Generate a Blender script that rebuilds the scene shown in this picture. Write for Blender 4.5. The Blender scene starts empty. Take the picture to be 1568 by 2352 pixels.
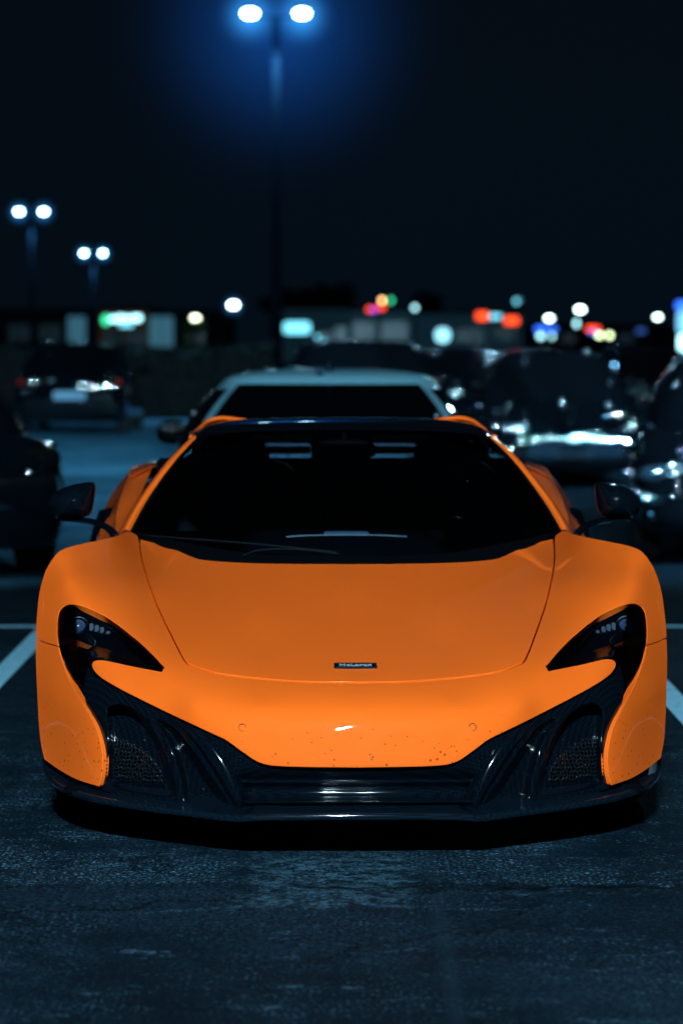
import bpy, bmesh, math, random
import numpy as np
from mathutils import Vector, Matrix
from mathutils.geometry import delaunay_2d_cdt
random.seed(7); np.random.seed(7)
scene=bpy.context.scene
scene.view_settings.view_transform='Standard'
COL=scene.collection
# ------------------------------------------------------------------ survey (photo measurements -> metres)
F=6795.0; CH=1.42; PIT=math.atan(386/6795.0); CP,SP=math.cos(PIT),math.sin(PIT)
def W3(px,py,d):
    u=(1176-py)/F; t=d/(CP+u*SP)
    return np.array([(px-784)/F*t, d, CH+t*(CP*u-SP)])
def CX(d): return 822-14.0*(d-8)
def q3(q,py,d):
    q=np.asarray(q,float);py=np.asarray(py,float);d=np.asarray(d,float)
    u=(1176-py)/F; t=d/(CP+u*SP)
    return np.stack([q/F*t,d-8.0,CH+t*(CP*u-SP)],-1)
def L3(px,py,d): return q3(px-CX(d),py,d)
# ------------------------------------------------------------------ materials
def nt(name):
    m=bpy.data.materials.new(name); m.use_nodes=True
    return m,m.node_tree,m.node_tree.nodes['Principled BSDF']
def pbr(name,col,rough=.5,metal=0,coat=0,emi=None,es=0,spec=.5,var=.12,scale=30,cr=.03):
    m,t,b=nt(name)
    b.inputs['Base Color'].default_value=(*col,1)
    b.inputs['Roughness'].default_value=rough; b.inputs['Metallic'].default_value=metal
    b.inputs['Coat Weight'].default_value=coat; b.inputs['Coat Roughness'].default_value=cr
    b.inputs['Specular IOR Level'].default_value=spec
    if emi: b.inputs['Emission Color'].default_value=(*emi,1); b.inputs['Emission Strength'].default_value=es
    if var>0:
        tc=t.nodes.new('ShaderNodeTexCoord'); n=t.nodes.new('ShaderNodeTexNoise'); n.inputs['Scale'].default_value=scale
        n.inputs['Detail'].default_value=4
        t.links.new(tc.outputs['Object'],n.inputs['Vector'])
        mr=t.nodes.new('ShaderNodeMapRange'); mr.inputs['To Min'].default_value=max(0,rough*(1-var)); mr.inputs['To Max'].default_value=min(1,rough*(1+var))
        t.links.new(n.outputs['Fac'],mr.inputs['Value']); t.links.new(mr.outputs[0],b.inputs['Roughness'])
        mx=t.nodes.new('ShaderNodeMix'); mx.data_type='RGBA'
        mx.inputs[6].default_value=(*[c*(1-var) for c in col],1); mx.inputs[7].default_value=(*[min(1,c*(1+var)) for c in col],1)
        t.links.new(n.outputs['Fac'],mx.inputs[0]); t.links.new(mx.outputs[2],b.inputs['Base Color'])
    return m
def orange_paint():
    m,t,b=nt('orange_paint')
    b.inputs['Roughness'].default_value=.6; b.inputs['Coat Weight'].default_value=1; b.inputs['Coat Roughness'].default_value=.025
    b.inputs['Specular IOR Level'].default_value=.05
    tc=t.nodes.new('ShaderNodeTexCoord')
    v=t.nodes.new('ShaderNodeTexVoronoi'); v.inputs['Scale'].default_value=50
    t.links.new(tc.outputs['Object'],v.inputs['Vector'])
    n=t.nodes.new('ShaderNodeTexNoise'); n.inputs['Scale'].default_value=9; n.inputs['Detail'].default_value=6
    t.links.new(tc.outputs['Object'],n.inputs['Vector'])
    sx=t.nodes.new('ShaderNodeSeparateXYZ'); t.links.new(tc.outputs['Object'],sx.inputs[0])
    low=t.nodes.new('ShaderNodeMapRange'); low.inputs['From Min'].default_value=.46; low.inputs['From Max'].default_value=.30
    low.inputs['To Min'].default_value=0; low.inputs['To Max'].default_value=.30
    t.links.new(sx.outputs['Z'],low.inputs['Value'])
    sub=t.nodes.new('ShaderNodeMath'); sub.operation='MULTIPLY'; t.links.new(low.outputs[0],sub.inputs[0]); t.links.new(n.outputs['Fac'],sub.inputs[1])
    lt=t.nodes.new('ShaderNodeMath'); lt.operation='LESS_THAN'; t.links.new(v.outputs['Distance'],lt.inputs[0]); t.links.new(sub.outputs[0],lt.inputs[1])
    mx=t.nodes.new('ShaderNodeMix'); mx.data_type='RGBA'; mx.inputs[6].default_value=(.93,.124,.009,1); mx.inputs[7].default_value=(.34,.05,.008,1)
    t.links.new(lt.outputs[0],mx.inputs[0]); t.links.new(mx.outputs[2],b.inputs['Base Color'])
    return m
def carbon(name,base=.004,sc=150,coat=1.):
    m,t,b=nt(name)
    tc=t.nodes.new('ShaderNodeTexCoord'); mp=t.nodes.new('ShaderNodeMapping'); mp.inputs['Rotation'].default_value=(0,math.radians(45),0)
    t.links.new(tc.outputs['Object'],mp.inputs[0])
    ck=t.nodes.new('ShaderNodeTexChecker'); ck.inputs['Scale'].default_value=sc
    ck.inputs['Color1'].default_value=(base*.3,base*.8,base*1.4,1); ck.inputs['Color2'].default_value=(base*1.0,base*2.4,base*4.2,1)
    t.links.new(mp.outputs[0],ck.inputs[0]); t.links.new(ck.outputs[0],b.inputs['Base Color'])
    b.inputs['Roughness'].default_value=.5; b.inputs['Specular IOR Level'].default_value=.0; b.inputs['Coat Weight'].default_value=coat; b.inputs['Coat Roughness'].default_value=.09; b.inputs['Coat IOR'].default_value=1.5
    return m
def glass(name,tint=(.25,.3,.35),rough=.01):
    m=bpy.data.materials.new(name); m.use_nodes=True; t=m.node_tree
    for n in list(t.nodes): t.nodes.remove(n)
    o=t.nodes.new('ShaderNodeOutputMaterial'); a=t.nodes.new('ShaderNodeBsdfTransparent'); a.inputs[0].default_value=(*tint,1)
    g=t.nodes.new('ShaderNodeBsdfGlossy'); g.inputs['Roughness'].default_value=rough
    f=t.nodes.new('ShaderNodeFresnel'); f.inputs[0].default_value=1.45; x=t.nodes.new('ShaderNodeMixShader')
    t.links.new(f.outputs[0],x.inputs[0]); t.links.new(a.outputs[0],x.inputs[1]); t.links.new(g.outputs[0],x.inputs[2]); t.links.new(x.outputs[0],o.inputs[0])
    return m
def emit(name,col,s): return pbr(name,(.1,.1,.1),.5,emi=col,es=s,var=0)
ORANGE=orange_paint(); CARBON=carbon('carbon_fibre',.0020)
GBLACK=pbr('gloss_black',(.0012,.002,.0035),.6,coat=1,var=.1,spec=.0,cr=.03)
MBLACK=pbr('matt_black',(.0010,.0016,.0025),.9,spec=.02)
DARKTRIM=pbr('dark_trim',(.004,.006,.009),.5,spec=.15)
CHROME=pbr('chrome',(.75,.88,.95),.07,metal=1,var=.1)
BEAD=pbr('glint_bead',(.75,.90,.97),.05,metal=1,var=0)  # mirror-like metal for the added glint beads
GUNM=pbr('gunmetal',(.05,.06,.075),.3,metal=1)
RUBBER=pbr('rubber',(.004,.004,.005),.85,spec=.1)
WSGLASS=glass('windscreen_glass',(.42,.50,.56)); LENS=glass('lamp_lens_glass',(.8,.85,.9))
SEATM=pbr('seat_leather',(.020,.030,.042),.6,spec=.1)
PLATE=pbr('number_plate',(.06,.10,.14),.5,spec=.1)
DKORANGE=pbr('lamp_orange_reflection',(.26,.032,.004),.6,coat=.5,spec=.05)  # dark orange painted in for body colour reflected inside the headlight
# ------------------------------------------------------------------ mesh helpers
def link(ob,parent=None):
    COL.objects.link(ob)
    if parent: ob.parent=parent
    return ob
def root(name,loc=(0,0,0),rz=0,label='',category='',group=None,kind=None):
    e=bpy.data.objects.new(name,None); e.empty_display_size=.2; e.location=loc; e.rotation_euler=(0,0,rz); COL.objects.link(e)
    if label: e['label']=label
    if category: e['category']=category
    if group: e['group']=group
    if kind: e['kind']=kind
    return e
def mk(name,V,Fc,mat,parent=None,N=None,smooth=True,recalc=False,loc=None,sx=1):
    V=np.array(V,float)
    if sx<0: V=V*[-1,1,1]; Fc=[tuple(reversed(f)) for f in Fc]; N=None if N is None else np.array(N)*[-1,1,1]
    me=bpy.data.meshes.new(name); me.from_pydata([tuple(v) for v in V],[],[tuple(int(i) for i in f) for f in Fc])
    if recalc:
        bm=bmesh.new(); bm.from_mesh(me); bmesh.ops.recalc_face_normals(bm,faces=bm.faces); bm.to_mesh(me); bm.free()
    if smooth: me.polygons.foreach_set('use_smooth',[True]*len(me.polygons))
    me.materials.append(mat); me.update()
    if N is not None: me.normals_split_custom_set_from_vertices([tuple(n) for n in N])
    ob=bpy.data.objects.new(name,me)
    if loc is not None: ob.location=loc
    return link(ob,parent)
def merge(parts):
    V=[];Fc=[];o=0
    for v,f in parts:
        V+= [tuple(x) for x in v]; Fc+=[tuple(i+o for i in g) for g in f]; o+=len(v)
    return V,Fc
def cat(P,n_per=8):
    P=np.array(P,float); out=[]
    for i in range(len(P)-1):
        p0=P[i-1] if i>0 else 2*P[0]-P[1]; p1=P[i]; p2=P[i+1]; p3=P[i+2] if i+2<len(P) else 2*P[-1]-P[-2]
        for k in range(n_per):
            t=k/n_per
            out.append(.5*((2*p1)+(-p0+p2)*t+(2*p0-5*p1+4*p2-p3)*t*t+(-p0+3*p1-3*p2+p3)*t**3))
    out.append(P[-1]); return np.array(out)
def resamp(P,n):
    P=np.array(P,float); s=np.r_[0,np.cumsum(np.linalg.norm(np.diff(P,axis=0),axis=1))]
    x=np.linspace(0,s[-1],n); return np.stack([np.interp(x,s,P[:,k]) for k in range(P.shape[1])],-1)
def loft(curves,nu=24,nv=6,straight=False):
    C=[resamp(cat(c,8) if len(c)>2 else np.array(c,float),nu) for c in curves]; C=np.array(C)
    if len(C)>2 and not straight:
        rows=np.array([cat(C[:,j],nv) for j in range(nu)]).transpose(1,0,2)
    else:
        rows=[]
        for i in range(len(C)-1):
            for k in range(nv): rows.append(C[i]*(1-k/nv)+C[i+1]*k/nv)
        rows.append(C[-1]); rows=np.array(rows)
    m=len(rows); V=rows.reshape(-1,3); Fc=[(i*nu+j,i*nu+j+1,(i+1)*nu+j+1,(i+1)*nu+j) for i in range(m-1) for j in range(nu-1)]
    return V,Fc
def tube(P,r,seg=8,ry=None,smoothn=6):
    P=cat(P,smoothn) if len(P)>2 else np.array(P,float)
    rs=np.linspace(r[0],r[1],len(P)) if isinstance(r,(tuple,list)) else np.full(len(P),r)
    V=[];Fc=[]
    for i,p in enumerate(P):
        tg=P[min(i+1,len(P)-1)]-P[max(i-1,0)]; tg=tg/(np.linalg.norm(tg)+1e-9)
        up=np.array([0,0,1.]) if abs(tg[2])<.9 else np.array([0,1.,0])
        a=np.cross(tg,up); a/=np.linalg.norm(a); b=np.cross(a,tg)
        for k in range(seg):
            an=2*math.pi*k/seg; V.append(p+a*math.cos(an)*rs[i]+b*math.sin(an)*(ry or rs[i]))
    n=len(P)
    for i in range(n-1):
        for k in range(seg): Fc.append((i*seg+k,i*seg+(k+1)%seg,(i+1)*seg+(k+1)%seg,(i+1)*seg+k))
    Fc.append(tuple(range(seg))[::-1]); Fc.append(tuple((n-1)*seg+k for k in range(seg)))
    return V,Fc
def box(cx,cy,cz,sx,sy,sz,bev=.0):
    bm=bmesh.new(); bmesh.ops.create_cube(bm,size=1)
    for v in bm.verts: v.co=Vector((v.co.x*sx,v.co.y*sy,v.co.z*sz))
    if bev>0: bmesh.ops.bevel(bm,geom=list(bm.edges),offset=bev,segments=2,affect='EDGES')
    V=[(v.co.x+cx,v.co.y+cy,v.co.z+cz) for v in bm.verts]; bm.verts.index_update(); Fc=[tuple(v.index for v in f.verts) for f in bm.faces]; bm.free()
    return V,Fc
def ellip(cx,cy,cz,rx,ry,rz,e=1.0,nu=20,nv=12):
    V=[];Fc=[]
    sg=lambda x,p: math.copysign(abs(x)**p,x)
    for i in range(nv+1):
        th=-math.pi/2+math.pi*i/nv
        for j in range(nu):
            ph=2*math.pi*j/nu
            V.append((cx+rx*sg(math.cos(th),e)*sg(math.cos(ph),e),cy+ry*sg(math.cos(th),e)*sg(math.sin(ph),e),cz+rz*sg(math.sin(th),e)))
    for i in range(nv):
        for j in range(nu): Fc.append((i*nu+j,i*nu+(j+1)%nu,(i+1)*nu+(j+1)%nu,(i+1)*nu+j))
    return V,Fc
# ------------------------------------------------------------------ thin plate spline
class TPS:
    def __init__(s,P,v,lam=1e-4,mirror=True,sc=100.):
        P=np.array(P,float)/sc; v=np.array(v,float); s.sc=sc
        if mirror:
            m=abs(P[:,0])>1e-3; P=np.r_[P,P[m]*[-1,1]]; v=np.r_[v,v[m]]
        n=len(P); K=s.k(P,P)+lam*np.eye(n); A=np.c_[np.ones(n),P]
        M=np.block([[K,A],[A.T,np.zeros((3,3))]]); s.w=np.linalg.solve(M,np.r_[v,0,0,0]); s.P=P
    def k(s,a,b):
        r2=((a[:,None]-b[None])**2).sum(-1)+1e-12; return .5*r2*np.log(r2)
    def __call__(s,x,y):
        x=np.asarray(x,float);y=np.asarray(y,float); sh=x.shape; Q=np.stack([x.ravel(),y.ravel()],-1)/s.sc; n=len(s.P)
        return (s.k(Q,s.P)@s.w[:n]+s.w[n]+Q@s.w[n+1:]).reshape(sh)
Spts=[(822,1567,8.205),(820,1532,8.335),(816,1470,8.58),(810,1400,8.88),(806,1340,9.14),(803,1296,9.36),(822,1590,8.135),(822,1610,8.088),(822,1630,8.052),(822,1650,8.032),(822,1700,8.018),(822,1762,8.012),(822,1850,8.05),
(600,1294,9.38),(600,1400,8.87),(600,1480,8.55),(600,1560,8.25),(600,1590,8.165),(600,1620,8.095),(600,1650,8.062),(600,1700,8.048),(600,1750,8.042),(600,1850,8.08),
(710,1590,8.142),(710,1620,8.078),(710,1650,8.040),(710,1700,8.026),(710,1758,8.02),
(440,1278,9.5),(455,1400,8.86),(455,1520,8.37),(440,1560,8.26),(440,1620,8.16),(440,1680,8.135),(430,1760,8.15),(430,1845,8.16),
(325,1240,9.68),(340,1320,9.2),(368,1400,8.85),(395,1455,8.62),
(270,1233,9.45),(200,1248,9.2),(160,1258,9.1),(135,1272,9.06),(110,1310,9.03),(95,1360,8.98),(88,1430,8.9),(87,1500,8.82),(90,1600,8.76),(97,1690,8.70),(105,1742,8.66),
(230,1330,8.93),(160,1330,8.88),(300,1330,9.05),(200,1290,9.05),(270,1290,9.2),
(230,1405,8.7),(300,1450,8.6),(300,1525,8.42),(375,1535,8.35),(180,1387,8.74),(140,1400,8.8),(150,1480,8.66),(200,1480,8.58),(160,1560,8.58),(215,1520,8.5),(120,1600,8.66),(200,1625,8.43),(237,1725,8.33),(230,1804,8.33),(160,1700,8.51),(140,1765,8.55),(300,1590,8.33),(300,1700,8.27),(300,1830,8.27),(400,1640,8.2)]
S=TPS([(min(0,p[0]-CX(p[2])),p[1]) for p in Spts],[p[2] for p in Spts],lam=1.2e-3)
Wpts=[(789,983,10.30),(600,985,10.32),(470,992,10.38),(455,1005,10.36),(400,1065,10.15),(340,1150,9.98),(303,1220,9.82),(390,1262,9.62),(440,1280,9.53),(600,1296,9.44),(803,1298,9.41),(796,1135,9.83),(600,1135,9.86),(450,1135,9.95)]
WS=TPS([(min(0,p[0]-CX(p[2])),p[1]) for p in Wpts],[p[2] for p in Wpts],lam=3e-4)
def toq(px,py,surf):
    q=px-808.
    for _ in range(6): q=px-CX(float(surf(np.array([q]),np.array([py]))[0]))
    return q
def outline(pts,surf,full=False):
    Q=[]
    for p in pts:
        q=0.0 if p[0] is None else toq(p[0],p[1],surf)
        Q.append((q,p[1],len(p)>2))
    if full:
        segs=chain(Q); segr=np.array([(-a,b) for a,b in segs[::-1]])
        return np.r_[segs,segr[1:-1]]
    k=[i for i,q in enumerate(Q) if q[2]]
    if not k: Q=Q+[Q[0]]; P=np.array([(a,b) for a,b,_ in Q]); ext=np.r_[P[-3:-1],P,P[1:3]]; c=cat(ext,8)[16:-16]; return dedup(c)
    Q=Q[k[0]:]+Q[:k[0]]+[Q[k[0]]]
    return dedup(chain(Q))
def chain(Q):
    idx=[0]+[i for i in range(1,len(Q)-1) if Q[i][2]]+[len(Q)-1]; out=[]
    for a,b in zip(idx[:-1],idx[1:]):
        P=[(x,y) for x,y,_ in Q[a:b+1]]; c=cat(P,8) if len(P)>2 else np.array(P,float)
        out.append(c if not out else c[1:])
    return np.concatenate(out)
def dedup(c):
    if np.linalg.norm(c[0]-c[-1])<1e-3: c=c[:-1]
    return c
def densify(poly,h):
    out=[]
    n=len(poly)
    for i in range(n):
        a=poly[i];b=poly[(i+1)%n]; m=max(1,int(np.ceil(np.linalg.norm(b-a)/h)))
        for k in range(m): out.append(a+(b-a)*k/m)
    out=np.array(out); keep=[0]
    for i in range(1,len(out)):
        if np.linalg.norm(out[i]-out[keep[-1]])>h*.25: keep.append(i)
    return out[keep]
def inside(P,poly):
    x,y=P[:,0],P[:,1]; r=np.zeros(len(P),bool); n=len(poly)
    for i in range(n):
        x1,y1=poly[i];x2,y2=poly[(i+1)%n]
        c=((y1>y)!=(y2>y)); 
        with np.errstate(divide='ignore',invalid='ignore'): xi=(x2-x1)*(y-y1)/(y2-y1)+x1
        r^=c&(x<xi)
    return r
def pdist(P,poly):
    d=np.full(len(P),1e9); n=len(poly)
    for i in range(n):
        a=poly[i];b=poly[(i+1)%n];ab=b-a; t=np.clip(((P-a)@ab)/(ab@ab+1e-12),0,1)
        d=np.minimum(d,np.linalg.norm(P-a-t[:,None]*ab,axis=1))
    return d
def panel(poly,mapf,step,out=(0,-1,0.3),r=.002,back=.02,eps=.5):
    poly=densify(np.array(poly,float),step); A=np.roll(poly,-1,0)
    area=.5*np.sum(poly[:,0]*A[:,1]-A[:,0]*poly[:,1])
    if area<0: poly=poly[::-1]
    lo=poly.min(0);hi=poly.max(0); g=[]
    j=0; y=lo[1]
    while y<hi[1]:
        xs=np.arange(lo[0]+(j%2)*step/2,hi[0],step); g.append(np.stack([xs,np.full(len(xs),y)],-1)); y+=step*.87; j+=1
    g=np.concatenate(g); g=g[inside(g,poly)]; g=g[pdist(g,poly)>step*.55]
    P=np.r_[poly,g]; nb=len(poly)
    res=delaunay_2d_cdt([Vector(p) for p in P],[(i,(i+1)%nb) for i in range(nb)],[],1,1e-5)
    UV=np.array([tuple(v) for v in res[0]]); Fc=[tuple(f) for f in res[2]]; orig=res[3]
    mp={}
    for i,o in enumerate(orig):
        for k in o: mp[k]=i
    V=mapf(UV)
    du=mapf(UV+[eps,0])-mapf(UV-[eps,0]); dv=mapf(UV+[0,eps])-mapf(UV-[0,eps])
    N=np.cross(du,dv); N/=np.linalg.norm(N,axis=1)[:,None]+1e-12
    out=np.array(out,float); s=-1 if np.median(N@out)<0 else 1
    N=N*s
    f0=[];
    for f in Fc:
        n=np.cross(V[f[1]]-V[f[0]],V[f[2]]-V[f[0]]); 
        f0.append(f if n@(N[f[0]]+N[f[1]]+N[f[2]])>0 else f[::-1])
    Fc=f0
    if r>0:
        ring=[mp[i] for i in range(nb)]; B=V[ring]; NB=N[ring]
        T=np.roll(B,-1,0)-np.roll(B,1,0); T/=np.linalg.norm(T,axis=1)[:,None]+1e-12
        O=np.cross(T,NB); O/=np.linalg.norm(O,axis=1)[:,None]+1e-12
        uvb=UV[ring]; tuv=np.roll(uvb,-1,0)-np.roll(uvb,1,0); ouv=np.stack([tuv[:,1],-tuv[:,0]],-1); ouv/=np.linalg.norm(ouv,axis=1)[:,None]+1e-12
        O2=mapf(uvb+ouv*eps)-B; sg=np.sign((O*O2).sum(1)); sg[sg==0]=1
        sgm=1 if sg.sum()>0 else -1; O=O*sgm
        rings=[ring]; VV=[V];NN=[N];base=len(V)
        for th,bk in ((45,0),(90,0),(90,back)):
            a=math.radians(th); VV.append(B+O*r*math.sin(a)-NB*(r*(1-math.cos(a))+bk)); NN.append(NB*math.cos(a)+O*math.sin(a)); rings.append(list(range(base,base+nb))); base+=nb
        V=np.concatenate(VV);N=np.concatenate(NN)
        for k in range(3):
            a,b=rings[k],rings[k+1]
            for i in range(nb):
                j=(i+1)%nb; f=(a[i],a[j],b[j],b[i])
                n=np.cross(V[f[1]]-V[f[0]],V[f[3]]-V[f[0]])
                Fc.append(f if n@(N[b[i]])>=0 else f[::-1])
    return V,Fc,N
def smap(surf,off=0.0,fn=None):
    def m(UV):
        d=surf(UV[:,0],UV[:,1])+off
        if fn is not None: d=d+fn(UV)
        return q3(UV[:,0],UV[:,1],d)
    return m
# ================================================================== ORANGE SPORTS CAR
car=root('sports_car',(0.0447,8,0),math.radians(.92),'glossy orange low supercar with black roof in marked bay','sports car')
hood=[(None,1296),(600,1294),(480,1287),(440,1277),(390,1256),(327,1239,1),(331,1275),(343,1320),(368,1390),(398,1455),(428,1513),(447,1526),(500,1543),(600,1556),(700,1563),(None,1565)]
V,Fc,N=panel(outline(hood,S,True),smap(S),9); mk('hood',V,Fc,ORANGE,car,N)
body=[(None,1570),(700,1568),(600,1561),(500,1548),(443,1531),(422,1515),(392,1456),(362,1391),(337,1321),(325,1276),(321,1241),(318,1230,1),(300,1221),(270,1232),(200,1247),(160,1257),(135,1271),(110,1309),(95,1360),(88,1430),(87,1464,1),(112,1474),(136,1481,1),(134,1450),(136,1415),(145,1395),(165,1386),(200,1392),(250,1416),(310,1461),(345,1493),(381,1531,1),(374,1543,1),(300,1529),(245,1517),(222,1517),(215,1526),(222,1541),(245,1560),(300,1591),(400,1641),(480,1679),(520,1698),(556,1724),(600,1751),(660,1759),(None,1762)]
V,Fc,N=panel(outline(body,S,True),smap(S),8); bodyo=mk('body',V,Fc,ORANGE,car,N)
corner=[(87,1469,1),(112,1479),(137,1486,1),(146,1520),(166,1570),(200,1628),(224,1675),(236,1725),(236,1770),(229,1804,1),(180,1788),(140,1766),(106,1742,1),(96,1690),(90,1600),(87,1520)]
pc=outline(corner,S)
for s in (1,-1):
    V,Fc,N=panel(pc,smap(S),8); mk('bumper_corner',V,Fc,ORANGE,car,N,sx=s)
inner=[(None,1306),(440,1290),(335,1255),(275,1246),(165,1272),(125,1320),(104,1400),(102,1500),(104,1600),(110,1700),(120,1735),(180,1765),(215,1700),(190,1620),(235,1570),(300,1600),(400,1655),(600,1735),(None,1745)]
V,Fc,N=panel(outline(inner,S,True),smap(S,.095),22,r=0); mk('inner_structure',V,Fc,MBLACK,car,N)
# ---- headlights
hl=[(378,1531,1),(345,1493),(310,1461),(250,1416),(200,1392),(165,1386),(145,1395),(136,1415),(134,1450),(140,1490),(152,1525),(170,1555),(192,1578,1),(197,1550),(201,1525),(215,1512),(245,1515),(300,1527),(374,1541,1)]
ph=outline(hl,S); 
hlc=np.array([toq(240,1455,S),1455.])
def bowl(UV):
    d=pdist(UV,ph); ins=inside(UV,ph); d=np.where(ins,d,0); return .012+.055*(1-np.exp(-(d/16.)**1.5))
lensp=hlc+(ph-hlc)*.985
PROJ=pbr('projector_glass',(.03,.06,.11),.15,coat=1); LEDG=pbr('led_glass',(.03,.045,.065),.45,coat=1)
for s in (1,-1):
    V,Fc,N=panel(ph,smap(S,0,bowl),6,r=.0); hb=mk('headlight',V,Fc,GBLACK,car,N,sx=s)
    V,Fc,N=panel(lensp,smap(S,.004),9,r=.0015,back=.004); mk('lens_cover',V,Fc,LENS,hb,N,sx=s)
    p=L3(183,1441,8.72); V,Fc=ellip(p[0],p[1],p[2],.026,.02,.026); mk('projector_lamp',V,Fc,PROJ,hb,sx=s)
    tor=[]; 
    for k in range(25): a=2*math.pi*k/24; tor.append((p[0]+.032*math.cos(a),p[1]-.002,p[2]+.032*math.sin(a)))
    V,Fc=tube(tor,.003,6,smoothn=1); mk('lamp_ring',V,Fc,GUNM,hb,sx=s)
    parts=[]
    for k,(a,b) in enumerate([(214,1440),(226,1443),(238,1447),(252,1455),(268,1463)]):
        c=L3(a,b,8.69-.012*k); parts.append(box(*c,.012,.012,.024-.002*k,.002))
    V,Fc=merge(parts); mk('led_module',V,Fc,LEDG,hb,sx=s,smooth=False)
    V,Fc=loft([[L3(146,1470,8.70),L3(155,1462,8.69),L3(190,1473,8.66),L3(235,1492,8.58),L3(300,1517,8.47)],[L3(150,1480,8.685),L3(163,1478,8.68),L3(195,1487,8.63),L3(235,1500,8.565),L3(300,1520,8.465)]],24,3); mk('lamp_reflection_band',V,Fc,DKORANGE,hb,sx=s,recalc=True)  # orange reflection in the headlight, built as a coloured band
    V,Fc=loft([[L3(160,1482,8.66),L3(165,1510,8.62),L3(176,1535,8.58),L3(187,1560,8.55)],[L3(185,1478,8.645),L3(182,1500,8.60),L3(186,1530,8.575),L3(192,1566,8.545)]],20,4); mk('lamp_reflection_strip',V,Fc,DKORANGE,hb,sx=s,recalc=True)  # orange-brown reflection, built as a coloured strip
# ---- lower bumper in black carbon with intakes
low=[(None,1766),(660,1763),(598,1756),(553,1729),(517,1703),(478,1684),(398,1646),(298,1596),(243,1566),(214,1546),(206,1525,1),(199,1545),(194,1580,1),(206,1632),(230,1678),(242,1726),(241,1772),(234,1812,1),(300,1834),(400,1854),(540,1872),(None,1872)]
pl=outline(low,S,True)
pk1=outline([(250,1625),(295,1618),(340,1650),(372,1700),(398,1770),(404,1830),(330,1826),(255,1806),(248,1760),(252,1700)],S)
pk2=outline([(352,1648),(405,1668),(440,1712),(490,1785),(528,1850),(470,1848),(425,1838),(412,1780),(390,1710)],S)
def lowfn(UV):
    d0=np.full(len(UV),.022); A=np.stack([-abs(UV[:,0]),UV[:,1]],-1)
    for pk,dep,w in ((pk1,.12,16),(pk2,.07,20)):
        dd=np.where(inside(A,pk),pdist(A,pk),0); t=np.clip(dd/w,0,1); d0=d0+dep*t*t*(3-2*t)
    y=UV[:,1]; w=1/(1+np.exp((abs(UV[:,0])-272)/5.))
    d0=d0+w*(.05*np.exp(-((y-1812)/30.)**2)-.055*np.exp(-((y-1842)/6.)**2)+.04*np.exp(-((y-1860)/7.)**2)-.012*np.exp(-((y-1797)/5.)**2))
    return d0
V,Fc,N=panel(pl,smap(S,0,lowfn),5,r=0); mk('lower_bumper',V,Fc,CARBON,car,N)
wires=[]
gp=outline([(262,1690,1),(300,1700),(350,1735),(372,1765,1),(380,1800,1),(320,1792),(262,1782,1)],S)
gx0,gy0=gp.min(0);gx1,gy1=gp.max(0)
def gpt(q,y): return q3(q,y,float(S(np.array([q]),np.array([y]))[0])+.09)
for k in range(16):
    q=gx0+(gx1-gx0)*k/15; ys=np.linspace(gy0,gy1,60); m=inside(np.stack([np.full(60,q)+ (ys-gy0)*.18,ys],-1),gp)
    yy=ys[m]
    if len(yy)>3:
        wires.append(tube([gpt(q+(y-gy0)*.18+ (2.2 if i%2 else -2.2),y) for i,y in enumerate(np.linspace(yy[0],yy[-1],max(4,int((yy[-1]-yy[0])/9))))],.0010,4,smoothn=2))
for k in range(13):
    y=gy0+(gy1-gy0)*k/12; qs=np.linspace(gx0,gx1,80); m=inside(np.stack([qs,np.full(80,y)],-1),gp); qq=qs[m]
    if len(qq)>3: wires.append(tube([gpt(q,y+(1.6 if i%2 else -1.6)) for i,q in enumerate(np.linspace(qq[0],qq[-1],max(4,int((qq[-1]-qq[0])/8))))],.0010,4,smoothn=2))
V,Fc=merge(wires); WIRE=pbr('grille_wire',(.040,.042,.040),.4,metal=.9)
for s in (1,-1): mk('intake_grille',V,Fc,WIRE,car,sx=s)
def sq(px,py,o): 
    q=toq(px,py,S); return q3(q,py,float(S(np.array([q]),np.array([py]))[0])+o)
V,Fc=loft([[sq(405,1668,.05),sq(440,1712,.06),sq(490,1785,.06),sq(530,1850,.06),sq(540,1872,.05)],
 [sq(412,1660,.012),sq(450,1702,.006),sq(500,1775,0),sq(538,1840,-.01),sq(545,1868,-.015)],
 [sq(422,1662,.010),sq(460,1701,.003),sq(506,1768,-.004),sq(541,1830,-.018),sq(549,1866,-.022)],
 [sq(428,1664,.010),sq(470,1702,.002),sq(514,1768,-.006),sq(546,1826,-.02),sq(552,1866,-.025)],
 [sq(450,1674,.014),sq(488,1706,.012),sq(528,1766,.006),sq(556,1820,0),sq(562,1862,0)],
 [sq(470,1684,.024),sq(505,1712,.028),sq(545,1770,.05),sq(572,1820,.05),sq(578,1862,.05)]],30,4)
for s in (1,-1): mk('bumper_vane',V,Fc,CARBON,car,sx=s,recalc=True)
E=[L3(100,1745,8.80),L3(108,1778,8.64),L3(128,1802,8.52),L3(160,1818,8.42),L3(230,1838,8.28),L3(350,1858,8.16),L3(450,1870,8.07),L3(540,1881,8.0),L3(600,1878,7.985),q3(0,1876,7.97)]
E=np.array(E); E=np.r_[E,(E*[-1,1,1])[::-1][1:]]
E=resamp(cat(E,8),140); T=np.gradient(E,axis=0); T[:,2]=0; T/=np.linalg.norm(T,axis=1)[:,None]; On=np.stack([T[:,1],-T[:,0],0*T[:,0]],-1)
if On[70][1]>0: On=-On
prof=[(-.16,.028),(-.06,.014),(-.012,.010),(-.003,.008),(0,.003),(0,-.005),(-.004,-.009),(-.02,-.011),(-.3,-.012)]
rows=np.array([E+On*a+np.array([0,0,b]) for a,b in prof]); nu=rows.shape[1]
Fc=[(i*nu+j,i*nu+j+1,(i+1)*nu+j+1,(i+1)*nu+j) for i in range(len(prof)-1) for j in range(nu-1)]
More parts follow.
